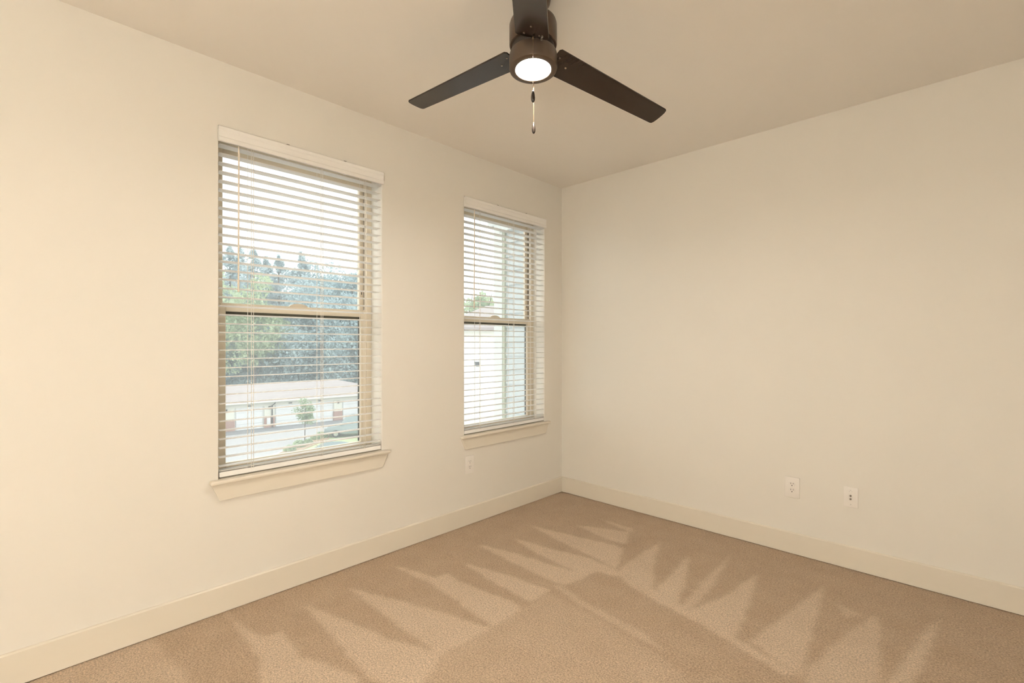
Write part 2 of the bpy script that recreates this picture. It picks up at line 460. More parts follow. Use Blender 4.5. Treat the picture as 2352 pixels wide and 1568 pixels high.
# ------------------------------------------------------------------ window blinds
SLAT_W, SLAT_T, PITCH = 0.050, 0.003, 0.0437
def slat_mesh(length):
    """gently crowned slat, 50 mm deep, slightly rounded ends"""
    mb = MB(); n = 6; tilt = math.radians(2.4)
    top, bot = [], []
    for i in range(n + 1):
        t = -1 + 2 * i / n
        x = t * SLAT_W / 2; z = 0.0022 * (1 - t * t)
        top.append((x, z + SLAT_T / 2)); bot.append((x, z - SLAT_T / 2))
    out = top + bot[::-1]
    out = [(x * math.cos(tilt) - z * math.sin(tilt) * 1, z + x * math.sin(tilt)) for x, z in out]
    mb.prism(out, 'y', -length / 2, length / 2)
    return mb.mesh('slat', 40)
def blind(ya, yb, label, group):
    r = tag(empty('window_blind', (X0 - 0.028, (ya + yb) / 2, 0.668)), label, 'window blind', group)
    P = lambda mb, n, m, sm=None: place(mb.build(n, M[m], None, sm), r)
    L = yb - ya - 0.012; cy = (ya + yb) / 2; xc = X0 - 0.028
    # valance: stepped moulding in front of the head rail, proud of the wall
    vx = X0 + 0.020; vz0, vz1 = 2.341, 2.417
    pr = [(vx - 0.014, vz0), (vx - 0.002, vz0), (vx, vz0 + 0.003), (vx, vz0 + 0.020), (vx - 0.003, vz0 + 0.024), (vx - 0.003, vz0 + 0.052),
          (vx, vz0 + 0.056), (vx, vz1 - 0.004), (vx - 0.004, vz1), (vx - 0.014, vz1)]
    P(MB().prism(pr, 'y', ya - 0.003, yb + 0.003), 'valance', 'blind')
    for s, yy in ((-1, ya - 0.003), (1, yb + 0.003)):
        P(MB().box((X0 + 0.001, min(yy, yy - s * 0.010), vz0 + 0.002), (vx - 0.013, max(yy, yy - s * 0.010), vz1 - 0.002), 0.001, 1), 'valance_return', 'blind')
    for k in (0.36, 0.72):
        g = MB(); y = ya + (yb - ya) * k
        g.box((vx - 0.016, y - 0.008, vz1 - 0.001), (vx + 0.001, y + 0.008, vz1 + 0.0015), 0.0007, 1)
        P(g, 'valance_clip', 'steel')
        P(MB().box((vx - 0.014, y - 0.008, vz0 - 0.003), (vx + 0.002, y + 0.008, vz0 + 0.003), 0.001, 1), 'valance_clip', 'blind')
    P(MB().box((X0 - 0.058, ya + 0.004, 2.366), (X0 - 0.004, yb - 0.004, 2.414), 0.002, 1), 'head_rail', 'blind')
    zt, zb = 2.332, 0.722
    n = 37; pitch = (zt - zb) / (n - 1)
    me = slat_mesh(L); me.materials.append(M['slat'])
    rnd = random.Random(3)
    for i in range(n):
        o = bpy.data.objects.new('slat', me); C.objects.link(o); o.parent = r
        o.location = Vector((xc + rnd.uniform(-0.0008, 0.0008), cy + rnd.uniform(-0.0015, 0.0015), zt - i * pitch)) - r.location
        o.rotation_euler = (rnd.uniform(-0.0012, 0.0012), rnd.uniform(-0.012, 0.012), 0)
    # two slats resting on the bottom rail, then the rail
    for k, zz in enumerate((0.7015,)):
        o = bpy.data.objects.new('slat', me); C.objects.link(o); o.parent = r
        o.location = Vector((xc, cy, zz)) - r.location
    P(MB().box((xc - 0.026, ya + 0.006, 0.670), (xc + 0.026, yb - 0.006, 0.695), 0.003, 2), 'bottom_rail', 'blind')
    # ladder cords: a front and a rear string at each of three stations with the lift cord between
    for k in (0.165, 0.57, 0.865):
        y = ya + (yb - ya) * k
        for nm, xx, dy in (('ladder_cord', xc + 0.0275, 0.0), ('ladder_cord', xc - 0.0275, 0.0), ('lift_cord', xc + 0.0285, 0.010)):
            P(MB().tube([(xx, y + dy, 2.372), (xx, y + dy, 0.690)], 0.0015, 6), nm, 'cord')
        P(MB().tube([(xc + 0.0275, y - 0.022, 0.698), (xc + 0.029, y - 0.014, 0.708), (xc + 0.029, y - 0.004, 0.711), (xc + 0.0275, y + 0.012, 0.699)], 0.0012, 6), 'cord_loop', 'cord')
    # tilt wand hanging in front of the slats
    y = ya + 0.088
    w = MB().tube([(X0 + 0.012, y, 2.335), (X0 + 0.013, y, 2.30), (X0 + 0.013, y - 0.002, 1.66)], [0.0035, 0.0042, 0.0042], 6)
    w.tube([(X0 + 0.013, y - 0.002, 1.66), (X0 + 0.013, y - 0.002, 1.648), (X0 + 0.013, y - 0.002, 1.60)], [0.0042, 0.0056, 0.005], 8)
    w.tube([(X0 - 0.004, y, 2.37), (X0 + 0.009, y, 2.350), (X0 + 0.012, y, 2.333)], 0.0016, 6)
    P(w, 'tilt_wand', 'wand', 50)
    return r
blind(*WIN[0], 'white slatted blind in the larger-looking window farther from the corner', 'white window blinds')
blind(*WIN[1], 'white slatted blind in the window beside the room corner', 'white window blinds')

# ------------------------------------------------------------------ wall plates
def wall_plate(name, loc, rz, w, h, kind, label, group=None):
    """built facing +x locally"""
    r = empty(name, loc); r.rotation_euler = (0, 0, rz)
    tag(r, label, 'wall plate' if kind == 'jack' else 'outlet', group)
    t = 0.006
    MB().box((0.0004, -w / 2, -h / 2), (t, w / 2, h / 2), 0.0022, 3).build('cover_plate', M['plate'], r, 50)
    def disc(y, z, rad, x0, x1, mat, nm, par=r, n=16, sq=None):
        mt = Matrix.Translation((0, y, z)) @ Matrix.Rotation(math.pi / 2, 4, 'Y')
        return MB().lathe([(rad, x0), (rad, x1 - 0.0006), (rad - 0.0006, x1)], n, mt).build(nm, M[mat], par, 40)
    if kind == 'duplex':
        for s in (1, -1):
            zc = s * 0.0195
            pts = []
            for i in range(24):           # round face flattened top and bottom
                a = 2 * math.pi * i / 24
                pts.append((0.0172 * math.cos(a), max(-0.0142, min(0.0142, 0.0172 * math.sin(a))) + zc))
            f = MB().prism(pts, 'x', t - 0.001, t + 0.0022, 0.0005).build('receptacle', M['plate'], r, 40)
            g = MB()
            g.box((t + 0.0014, -0.0078, zc + 0.0012), (t + 0.0027, -0.0055, zc + 0.0100))
            f2 = g.build('slot', M['slot'], f)
            MB().box((t + 0.0014, 0.0055, zc + 0.0022), (t + 0.0027, 0.0076, zc + 0.0092)).build('slot', M['slot'], f)
            d = disc(0, zc - 0.0072, 0.0031, t + 0.0014, t + 0.0027, 'slot', 'ground_hole', f)
        disc(0, 0, 0.0030, t - 0.0005, t + 0.0012, 'plate', 'screw')
    else:
        for s in (1, -1):
            j = disc(0, s * 0.0095 + 0.0, 0.0052, t - 0.0005, t + 0.007, 'steel', 'coaxial_jack', r, 6)
            disc(0, s * 0.0095, 0.0036, t + 0.007, t + 0.012, 'steel', 'jack_thread', j, 12)
        for s in (1, -1):
            sc = disc(0, s * 0.0425, 0.0034, t - 0.0005, t + 0.0012, 'plate', 'screw')
            MB().box((t + 0.0008, -0.0024, s * 0.0425 - 0.0005), (t + 0.0014, 0.0024, s * 0.0425 + 0.0005)).build('screw_slot', M['slot'], sc)
        for s in (1, -1):                 # faint moulded marks under the top screw
            MB().box((t - 0.0002, s * 0.0065 - 0.0016, 0.0345), (t + 0.0003, s * 0.0065 + 0.0016, 0.0357)).build('moulded_mark', M['steel'], r)
    return r
wall_plate('duplex_outlet', (X0, 2.3535, 0.4425), 0, 0.086, 0.132, 'duplex', 'white duplex outlet under the window beside the room corner')
wall_plate('duplex_outlet', (-0.8485, Y1, 0.421), -math.pi / 2, 0.084, 0.132, 'duplex', 'white duplex outlet on the windowless wall, left of the cable plate')
wall_plate('cable_plate', (-0.539, Y1, 0.426), -math.pi / 2, 0.072, 0.120, 'jack', 'white cable plate with two metal jacks on the windowless wall')

# ------------------------------------------------------------------ ceiling fan
FC = FV * 1.935 + RV * 0.085
fan = tag(empty('ceiling_fan', (FC.x, FC.y, H)), 'dark bronze three-blade ceiling fan with a glowing round light', 'ceiling fan')
HUBZ = CAM_Z + 1.177
TILT = Matrix.Translation((0, 0, HUBZ - H)) @ Matrix.Rotation(TH, 4, 'Z') @ Matrix.Rotation(-0.067, 4, 'X') @ Matrix.Rotation(0.095, 4, 'Y')
BODY = Matrix.Translation((0, 0, HUBZ - H)) @ Matrix.Rotation(TH, 4, 'Z') @ Matrix.Rotation(-0.067, 4, 'X')
def fl(prof, name, mat, parent=fan, n=48, mt=BODY, sm=35, cap=True):
    return MB().lathe(prof, n, mt, cap).build(name, M[mat], parent, sm)
# canopy on the ceiling (level), ball and short rod, motor drum, blades, light drum
fl([(0.030, -0.066), (0.048, -0.064), (0.060, -0.056), (0.068, -0.042), (0.071, -0.022), (0.071, -0.0005)], 'canopy', 'bronze', mt=Matrix.Identity(4))
fl([(0.014, 0.110), (0.014, 0.172), (0.020, 0.178), (0.020, 0.192), (0.014, 0.198)], 'downrod', 'bronze')
fl([(0.087, 0.014), (0.0935, 0.016), (0.0955, 0.022), (0.0955, 0.102), (0.092, 0.114), (0.083, 0.122), (0.030, 0.126), (0.022, 0.140)], 'motor_housing', 'bronze')
rg = fl([(0.060, -0.010), (0.078, -0.008), (0.084, 0.004), (0.085, 0.018)], 'motor_hub', 'bronze_dark')
for k in range(6):                       # screws round the dark hub ring
    a = math.radians(20 + 60 * k)
    MB().lathe([(0.0035, -0.004), (0.0035, 0.0), (0.002, 0.0)], 10, BODY @ Matrix.Translation((0.079 * math.cos(a), 0.079 * math.sin(a), -0.0055))).build('hub_screw', M['steel'], rg)
drum = fl([(0.0685, -0.074), (0.0692, -0.080), (0.0710, -0.0832), (0.0745, -0.0845), (0.0900, -0.084), (0.0945, -0.081), (0.0960, -0.076), (0.0960, -0.026), (0.0930, -0.015), (0.0850, -0.010), (0.050, -0.009)], 'light_drum', 'bronze', cap=False)
fl([(0.020, -0.0815), (0.040, -0.0808), (0.056, -0.0798), (0.0650, -0.0785), (0.0680, -0.0765), (0.0680, -0.0730)], 'light_lens', 'lens', n=48)
def blade_mesh(phi):
    W0, W1, RI, RO = 0.133, 0.102, 0.089, 0.660
    out = [(RI + 0.008, -W0 / 2 + 0.000), (RI, -W0 / 2 + 0.010), (RI, W0 / 2 - 0.010), (RI + 0.008, W0 / 2)]
    tip = []
    for i in range(9):                   # softly bowed end with rounded corners
        t = i / 8
        y = W1 / 2 * math.cos(math.pi * t)
        tip.append((RO - 0.004 + 0.012 * (math.sin(math.pi * t)) ** 0.6 - 0.006 * 0, y))
    out = out + tip
    mt = TILT @ Matrix.Rotation(phi, 4, 'Z') @ Matrix.Rotation(math.radians(5.3), 4, 'Y') @ Matrix.Rotation(-0.161, 4, 'X')
    return MB().prism(out, 'z', -0.003, 0.003, 0.0012, mt), mt
PH0 = 2.538
for k in range(3):
    mb, mt = blade_mesh(PH0 + k * 2 * math.pi / 3)
    b = mb.build('blade', M['blade'], fan)
    for r_, y_ in ((0.155, 0.0), (0.108, 0.030), (0.108, -0.030)):
        MB().lathe([(0.0042, -0.0030), (0.0042, -0.0046), (0.0026, -0.0054)], 12, mt @ Matrix.Translation((r_, y_, 0))).build('blade_screw', M['steel'], b)
    # flat iron holding the blade to the hub, above the blade root
    MB().prism([(0.055, -0.022), (0.125, -0.038), (0.165, -0.012), (0.165, 0.012), (0.125, 0.038), (0.055, 0.022)], 'z', 0.0032, 0.0075, 0.001, mt).build('blade_iron', M['bronze_dark'], fan)
def pull_chain(depth, px, ztop, zfob, fob_len, out=None):
    p = FV * depth + RV * ((px - 1176) / FPX * depth) - Vector((FC.x, FC.y, 0))
    mb = MB(); z = ztop - H; zend = zfob + fob_len - H
    while z > zend:
        mt = Matrix.Translation((p.x, p.y, z))
        mb.lathe([(0.0004, 0.0), (0.0013, -0.0007), (0.0013, -0.0023), (0.0004, -0.0030)], 6, mt)
        z -= 0.0034
    mb.tube([(p.x, p.y, ztop - H), (p.x, p.y, zend)], 0.0004, 4)
    if out:
        q = FV * (depth + out) + RV * ((px - 1176) / FPX * depth) - Vector((FC.x, FC.y, 0))
        mb.tube([(q.x, q.y, ztop - H + 0.001), (p.x, p.y, ztop - H + 0.001), (p.x, p.y, ztop - H - 0.006)], [0.0045, 0.0035, 0.002], 8)
    ch = mb.build('pull_chain', M['chain'], fan, 40)
    zf = zfob - H; s = fob_len
    pr = [(0.0016, s), (0.0036, s * 0.94), (0.0062, s * 0.72), (0.0078, s * 0.42), (0.0074, s * 0.22), (0.0048, s * 0.06), (0.0014, 0.0)]
    MB().lathe([(r_, z_) for r_, z_ in pr[::-1]], 16, Matrix.Translation((p.x, p.y, zf))).build('fob', M['fob'], ch, 60)
    MB().lathe([(0.0020, s - 0.002), (0.0022, s + 0.002), (0.0012, s + 0.004)], 10, Matrix.Translation((p.x, p.y, zf))).build('fob_cap', M['chain'], ch, 40)
pull_chain(1.832, 1224.3, 2.499, 2.253, 0.046, 0.012)
pull_chain(2.028, 1225.8, 2.470, 2.220, 0.044)
MB().box((-0.004, -0.0015, -0.008), (0.004, 0.0015, 0.004), 0.0008, 1, BODY @ Matrix.Translation((0.028, -0.0965, -0.022))).build('switch', M['steel'], fan)

# ------------------------------------------------------------------ outside
rng = np.random.default_rng(11)
def ext(r, g, b):
    return tuple(0.80 * c for c in srgb(r, g, b)[:3]) + (1,)
M['asphalt_dark'] = plain('dark_asphalt', ext(138, 138, 140), 0.9, 0.05, 2)
M['asphalt'] = plain('pale_asphalt', ext(176, 173, 172), 0.9, 0.05, 1.2)
M['kerb'] = plain('concrete_kerb', ext(224, 220, 208), 0.8, 0.04, 3)
M['grass'] = plain('lawn_green', ext(182, 190, 146), 0.95, 0.18, 3)
M['mulch'] = plain('mulch_brown', ext(178, 150, 124), 0.95, 0.2, 8)
M['white_wall'] = plain('white_render', ext(240, 240, 236), 0.7, 0.02, 2)
M['cream_wall'] = plain('pale_cream_board', ext(236, 234, 220), 0.7, 0.02, 2)
M['garage_door'] = plain('garage_door_white', ext(236, 236, 236), 0.6, 0.01, 4)
M['shingle'] = plain('pale_taupe_shingle', ext(172, 161, 158), 0.9, 0.12, 3, stretch=(1, 0.25, 3))
M['iron'] = plain('dark_iron', ext(70, 70, 72), 0.5, 0.05, 10)
M['siding'] = plain('pale_blue_grey_siding', ext(198, 203, 203), 0.6, 0.02, 6)
M['board'] = plain('white_corner_board', ext(222, 223, 218), 0.6, 0.02, 6)
M['channel'] = plain('sage_channel', ext(176, 176, 150), 0.6, 0.03, 6)
def brick_mat():
    m, nt, b = mat_new('brick_facing'); L = nt.links.new
    tc = N(nt, 'ShaderNodeTexCoord'); mp = N(nt, 'ShaderNodeMapping'); mp.inputs['Rotation'].default_value = (math.pi / 2, 0, math.pi / 2)
    br = N(nt, 'ShaderNodeTexBrick'); br.inputs['Scale'].default_value = 4.0
    br.inputs['Color1'].default_value = ext(184, 136, 122); br.inputs['Color2'].default_value = ext(164, 118, 106); br.inputs['Mortar'].default_value = ext(206, 196, 188)
    L(tc.outputs['Object'], mp.inputs[0]); L(mp.outputs[0], br.inputs['Vector']); L(br.outputs[0], b.inputs['Base Color'])
    b.inputs['Roughness'].default_value = 0.9
    return m
M['brick'] = brick_mat()
def leaf_mat(name, c1, c2):
    m, nt, b = mat_new(name); L = nt.links.new
    b.inputs['Roughness'].default_value = 0.8; b.inputs['Specular IOR Level'].default_value = 0.2
    tc = N(nt, 'ShaderNodeTexCoord'); nz = N(nt, 'ShaderNodeTexNoise'); nz.inputs['Scale'].default_value = 0.7; nz.inputs['Detail'].default_value = 6
    rm = N(nt, 'ShaderNodeMapRange'); rm.inputs[1].default_value = 0.3; rm.inputs[2].default_value = 0.7
    mx = N(nt, 'ShaderNodeMix', data_type='RGBA'); mx.inputs[6].default_value = c1; mx.inputs[7].default_value = c2
    L(tc.outputs['Object'], nz.inputs[0]); L(nz.outputs[0], rm.inputs[0]); L(rm.outputs[0], mx.inputs[0]); L(mx.outputs[2], b.inputs['Base Color'])
    tl = N(nt, 'ShaderNodeBsdfTranslucent'); L(mx.outputs[2], tl.inputs[0])
    ms = N(nt, 'ShaderNodeMixShader'); ms.inputs[0].default_value = 0.4
    L(b.outputs[0], ms.inputs[1]); L(tl.outputs[0], ms.inputs[2]); L(ms.outputs[0], nt.nodes['Material Output'].inputs[0])
    return m
M['leaf_pine'] = leaf_mat('haze_tinted_pine_needles', ext(196, 213, 217), ext(222, 233, 235))  # distance haze is painted into the pale, bluish leaf colours of the woods
M['leaf_blue'] = leaf_mat('haze_tinted_blue_green_leaves', ext(170, 194, 202), ext(208, 224, 224))
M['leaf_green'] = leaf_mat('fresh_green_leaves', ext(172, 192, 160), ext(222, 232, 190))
M['leaf_dark'] = leaf_mat('haze_tinted_dark_leaves', ext(160, 184, 190), ext(200, 217, 214))  # darker woodland leaves, paled and blued by the same painted haze
M['leaf_young'] = leaf_mat('young_tree_leaves', ext(150, 172, 132), ext(190, 206, 168))
M['bark'] = plain('grey_brown_bark', ext(120, 112, 104), 0.9, 0.15, 12, stretch=(4, 4, 0.5))

# ground and beds
def flat(name, pts, z, mat, label, cat, th=0.1):
    o = MB().prism([(p.x, p.y) for p in pts], 'z', z - th, z).build(name, M[mat])
    return tag(o, label, cat, kind='structure')
flat('parking_lot', [Vector((-220, -160, 0)), Vector((-3.2, -160, 0)), Vector((-3.2, 200, 0)), Vector((-220, 200, 0))], ZG, 'asphalt',
     'pale grey asphalt car park below the windows', 'car park', 0.3)
k0, k1 = at(630, 1048, ZG), at(756, 1000.5, ZG)
far_ = at(1000, 985, ZG); near_ = at(760, 1130, ZG); near2 = at(560, 1130, ZG)
kp = [near2, k0, at(690, 1023, ZG), k1, at(820, 990, ZG), far_]
flat('lawn', [near2, k0, at(690, 1023, ZG), k1, at(820, 990, ZG), far_, at(1000, 1130, ZG)], ZG + 0.10, 'grass', 'green lawn island beside the parked cars', 'lawn', 0.1)
mb = MB()
for a, b in zip(kp[:-1], kp[1:]):
    d = (b - a).normalized(); n_ = Vector((-d.y, d.x, 0)) * 0.10
    mb.prism([((a + n_).x, (a + n_).y), ((b + n_).x, (b + n_).y), ((b - n_).x, (b - n_).y), ((a - n_).x, (a - n_).y)], 'z', ZG, ZG + 0.16)
tag(mb.build('kerb', M['kerb']), 'pale concrete kerb edging the planting bed', 'kerb', kind='structure')
inw = lambda p, dist: p + (Vector((0, 0, 0)) - Vector((p.x, p.y, 0))).normalized() * dist
bed = [inw(k0, 0.2), inw(at(690, 1023, ZG), 0.2), inw(k1, 0.2), inw(k1, 2.0), inw(at(690, 1023, ZG), 2.6), inw(k0, 2.6)]
flat('planting_bed', bed, ZG + 0.14, 'mulch', 'brown mulch bed with low shrubs along the kerb', 'planting bed', 0.05)

# leaf-cloud foliage: many small leaf sprays, each a bent pair of triangles
def leaf_cloud(centers, sizes, rg):
    n = len(centers)
    nrm = rg.normal(size=(n, 3)); nrm /= np.linalg.norm(nrm, axis=1)[:, None]
    t = np.cross(nrm, rg.normal(size=(n, 3))); t /= np.linalg.norm(t, axis=1)[:, None]
    b = np.cross(nrm, t)
    s = sizes[:, None]
    v0 = centers - t * s; v1 = centers + b * s * 0.55 + nrm * s * 0.25; v2 = centers + t * s; v3 = centers - b * s * 0.55 + nrm * s * 0.25
    co = np.stack([v0, v1, v2, v3], 1).reshape(-1, 3)
    i = np.arange(n)[:, None] * 4
    tri = np.concatenate([i + [0, 1, 2], i + [0, 2, 3]], 1).reshape(-1, 3)
    me = bpy.data.meshes.new('foliage')
    me.vertices.add(len(co)); me.vertices.foreach_set('co', co.astype(np.float32).ravel())
    me.loops.add(tri.size); me.loops.foreach_set('vertex_index', tri.astype(np.int32).ravel())
    me.polygons.add(len(tri)); me.polygons.foreach_set('loop_start', np.arange(0, tri.size, 3, dtype=np.int32))
    me.update(calc_edges=True)
    return me
def tree(name, base, height, radius, kind, mat, label, group=None, n=4200, leaf=0.30, crown0=0.15, cat='tree'):
    r = tag(empty(name, base), label, cat, group)
    rg = np.random.default_rng(int(abs(base.x * 131 + base.y * 977)) + 5)
    if kind == 'conifer':
        tiers = int(height / 1.15)
        ti = rg.integers(0, tiers, n); hh = (ti + rg.random(n) * 0.5) / tiers
        ang0 = rg.random((tiers, 5)) * 2 * np.pi; len0 = 0.2 + 0.95 * rg.random((tiers, 5))
        bi = rg.integers(0, 5, n)
        t = np.sqrt(rg.random(n))
        rad = t * radius * np.minimum(1, 2.4 * (1 - hh)) ** 0.85 * len0[ti, bi] + 0.05
        a = ang0[ti, bi] + rg.normal(0, 0.22, n) * (0.5 + t)
        z = (crown0 + (1 - crown0) * hh) * height - rad * 0.10 + rg.normal(0, 0.22, n)
        cen = np.stack([rad * np.cos(a), rad * np.sin(a), z], 1)
        # leader
        m = n // 30
        cen[:m] = np.stack([rg.normal(0, 0.12, m), rg.normal(0, 0.12, m), height * (0.9 + 0.12 * rg.random(m))], 1)
    else:
        nb = 26 if kind == 'broad' else 24
        d = rg.normal(size=(nb, 3)); d /= np.linalg.norm(d, axis=1)[:, None]
        zc = height * (1 + crown0) / 2; rz = height * (1 - crown0) / 2
        bc = d * np.array([radius, radius, rz]) * (0.35 + 0.5 * rg.random((nb, 1))) + np.array([0, 0, zc])
        br = radius * ((0.28 if kind == 'broad' else 0.2) + 0.22 * rg.random(nb))
        k = rg.integers(0, nb, n)
        dd = rg.normal(size=(n, 3)); dd /= np.linalg.norm(dd, axis=1)[:, None]
        cen = bc[k] + dd * (br[k] * (0.55 + 0.5 * rg.random(n)))[:, None]
        cen[:, 2] = np.clip(cen[:, 2], height * crown0 * 0.5, height * 1.02)
    o = link('foliage', leaf_cloud(cen, leaf * (0.6 + 0.8 * rg.random(n)), rg), M[mat], r); o['kind'] = 'stuff'
    top = height * (0.96 if kind == 'conifer' else 0.75)
    tr_ = max(0.03, height * 0.014)
    MB().tube([(0, 0, -0.1), (0.02, 0.01, top * 0.5), (0, 0, top)], [tr_, tr_ * 0.7, tr_ * 0.15], 8).build('trunk', M['bark'], r, 40)
    if kind != 'conifer':
        mb = MB()
        for j in range(6 if kind == 'broad' else 5):
            z0_ = height * (crown0 + 0.08 + 0.09 * j); a = 2.4 * j
            q = Vector((math.cos(a), math.sin(a), 0)) * radius * 0.6 + Vector((0, 0, z0_ + radius * 0.45))
            mb.tube([(0, 0, z0_), q], [tr_ * 0.45, tr_ * 0.12], 6)
        mb.build('branches', M['bark'], r, 40)
    return r
# the woods behind the garages
def wood(px, top_py, d, rad, kind, mat, label, n=6500, leaf=0.24, c0=0.1):
    p = atd(px, top_py, d)
    nm = 'pine_tree' if kind == 'conifer' else 'woodland_tree'
    return tree(nm, Vector((p.x, p.y, ZG)), p.z - ZG, rad, kind, mat, label, 'woods behind the garages', n, leaf, c0)
WOODS = [
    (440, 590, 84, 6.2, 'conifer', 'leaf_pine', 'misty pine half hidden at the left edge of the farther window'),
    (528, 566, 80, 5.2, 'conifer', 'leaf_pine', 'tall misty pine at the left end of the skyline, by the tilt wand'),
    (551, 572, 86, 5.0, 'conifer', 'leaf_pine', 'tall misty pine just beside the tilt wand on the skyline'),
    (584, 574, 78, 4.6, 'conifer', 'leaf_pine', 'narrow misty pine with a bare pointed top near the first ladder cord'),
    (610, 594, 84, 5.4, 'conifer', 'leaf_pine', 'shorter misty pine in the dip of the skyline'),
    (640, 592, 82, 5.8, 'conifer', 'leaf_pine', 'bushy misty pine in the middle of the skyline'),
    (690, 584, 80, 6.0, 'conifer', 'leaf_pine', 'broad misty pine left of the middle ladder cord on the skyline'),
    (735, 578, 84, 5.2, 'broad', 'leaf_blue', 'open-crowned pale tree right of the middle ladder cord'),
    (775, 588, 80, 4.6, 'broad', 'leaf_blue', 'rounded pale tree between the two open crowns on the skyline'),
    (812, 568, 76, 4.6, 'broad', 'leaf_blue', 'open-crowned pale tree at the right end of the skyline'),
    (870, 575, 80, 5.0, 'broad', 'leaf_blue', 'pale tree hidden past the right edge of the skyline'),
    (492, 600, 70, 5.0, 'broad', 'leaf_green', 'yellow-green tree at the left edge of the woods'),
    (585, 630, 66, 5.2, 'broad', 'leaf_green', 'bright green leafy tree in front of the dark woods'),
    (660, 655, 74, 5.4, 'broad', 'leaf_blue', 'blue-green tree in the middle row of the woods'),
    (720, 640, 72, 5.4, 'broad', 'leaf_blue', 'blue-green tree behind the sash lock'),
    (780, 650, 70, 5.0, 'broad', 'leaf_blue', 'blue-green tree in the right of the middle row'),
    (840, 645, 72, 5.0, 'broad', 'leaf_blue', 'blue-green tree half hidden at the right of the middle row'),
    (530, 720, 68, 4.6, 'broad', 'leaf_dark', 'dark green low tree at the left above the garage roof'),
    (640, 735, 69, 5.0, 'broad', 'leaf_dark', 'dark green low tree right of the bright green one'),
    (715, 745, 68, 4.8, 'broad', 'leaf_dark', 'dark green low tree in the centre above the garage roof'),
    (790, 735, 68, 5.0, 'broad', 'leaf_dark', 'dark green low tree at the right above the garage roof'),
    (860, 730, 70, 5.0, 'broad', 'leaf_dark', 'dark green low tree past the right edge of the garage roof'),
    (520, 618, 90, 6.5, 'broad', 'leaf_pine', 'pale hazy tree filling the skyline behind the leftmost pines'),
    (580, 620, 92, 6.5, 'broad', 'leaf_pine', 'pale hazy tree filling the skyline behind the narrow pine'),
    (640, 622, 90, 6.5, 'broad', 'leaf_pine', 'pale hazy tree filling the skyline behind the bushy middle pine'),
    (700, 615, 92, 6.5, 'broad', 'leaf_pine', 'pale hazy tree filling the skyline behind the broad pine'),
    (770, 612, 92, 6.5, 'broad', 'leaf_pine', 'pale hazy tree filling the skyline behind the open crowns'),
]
for w in WOODS: wood(*w)
n = 9000
pa, pb = atd(430, 0, 66), atd(900, 0, 66)
t_ = rng.random(n)[:, None]
cen = np.array(pa)[None] * (1 - t_) + np.array(pb)[None] * t_
cen += np.array(FV)[None] * (rng.random((n, 1)) * 5.0)
cen[:, 2] = ZG + 0.2 + rng.random(n) ** 0.7 * (4.6 + 0.8 * np.sin(t_[:, 0] * 23) + 0.5 * np.sin(t_[:, 0] * 61))
ug = link('undergrowth', leaf_cloud(cen, 0.26 * (0.6 + 0.8 * rng.random(n)), rng), M['leaf_dark'])
tag(ug, 'dark green undergrowth along the foot of the woods behind the garages', 'undergrowth', kind='stuff')
for px, tp, d, rad, lb in ((1078, 668, 52, 4.0, 'sparse green tree above the white building roof, partly behind the wand'),
                           (1122, 655, 50, 3.0, 'bright green tree above the white building roof beside the column')):
    p = atd(px, tp, d)
    tree('woodland_tree', Vector((p.x, p.y, ZG)), p.z - ZG, rad, 'broad', 'leaf_green', lb, 'trees behind the white building', 4200, 0.28, 0.3)

# young street tree and shrubs
b0 = at(700, 1014.6, ZG); b0.z = ZG + 0.12
tree('young_tree', b0, 3.75, 1.05, 'young', 'leaf_young', 'slender young tree with a pale crown standing on the kerb bed', None, 1500, 0.075, 0.32)
for px, py, w_, h_, lb in ((665, 1038, 0.42, 0.36, 'low green shrub nearest the corner of the bed'), (687, 1029, 0.46, 0.46, 'round green shrub left of the young tree trunk'),
                           (708, 1022, 0.34, 0.34, 'small green shrub just right of the young tree trunk'), (724, 1012, 0.36, 0.34, 'small green shrub in the middle of the kerb bed'),
                           (739, 1008, 0.48, 0.46, 'round yellow-green shrub beside the parked dark car')):
    p = at(px, py, ZG)
    rr = tag(empty('shrub', Vector((p.x, p.y, ZG + 0.12))), lb, 'shrub', 'shrubs along the kerb')
    n = 420; d = rng.normal(size=(n, 3)); d /= np.linalg.norm(d, axis=1)[:, None]; d[:, 2] = abs(d[:, 2])
    cen = d * np.array([w_, w_, h_]) * (0.75 + 0.3 * rng.random((n, 1)))
    o = link('foliage', leaf_cloud(cen, 0.09 + 0.05 * rng.random(n), rng), M['leaf_green'], rr); o['kind'] = 'stuff'
    MB().tube([(0, 0, -0.05), (0.02, 0, h_ * 0.6)], [0.04, 0.02], 6).build('stem', M['bark'], rr)

# ---- row of garages
GA = at(516, 992.4, ZG); GB = at(824.5, 960, ZG)
gu = (GB - GA).normalized()
gar = empty('garage_building', (GA.x, GA.y, ZG)); gar.rotation_euler = (0, 0, math.atan2(gu.y, gu.x))
tag(gar, 'long white garage row with hipped roof and brick piers', 'building')
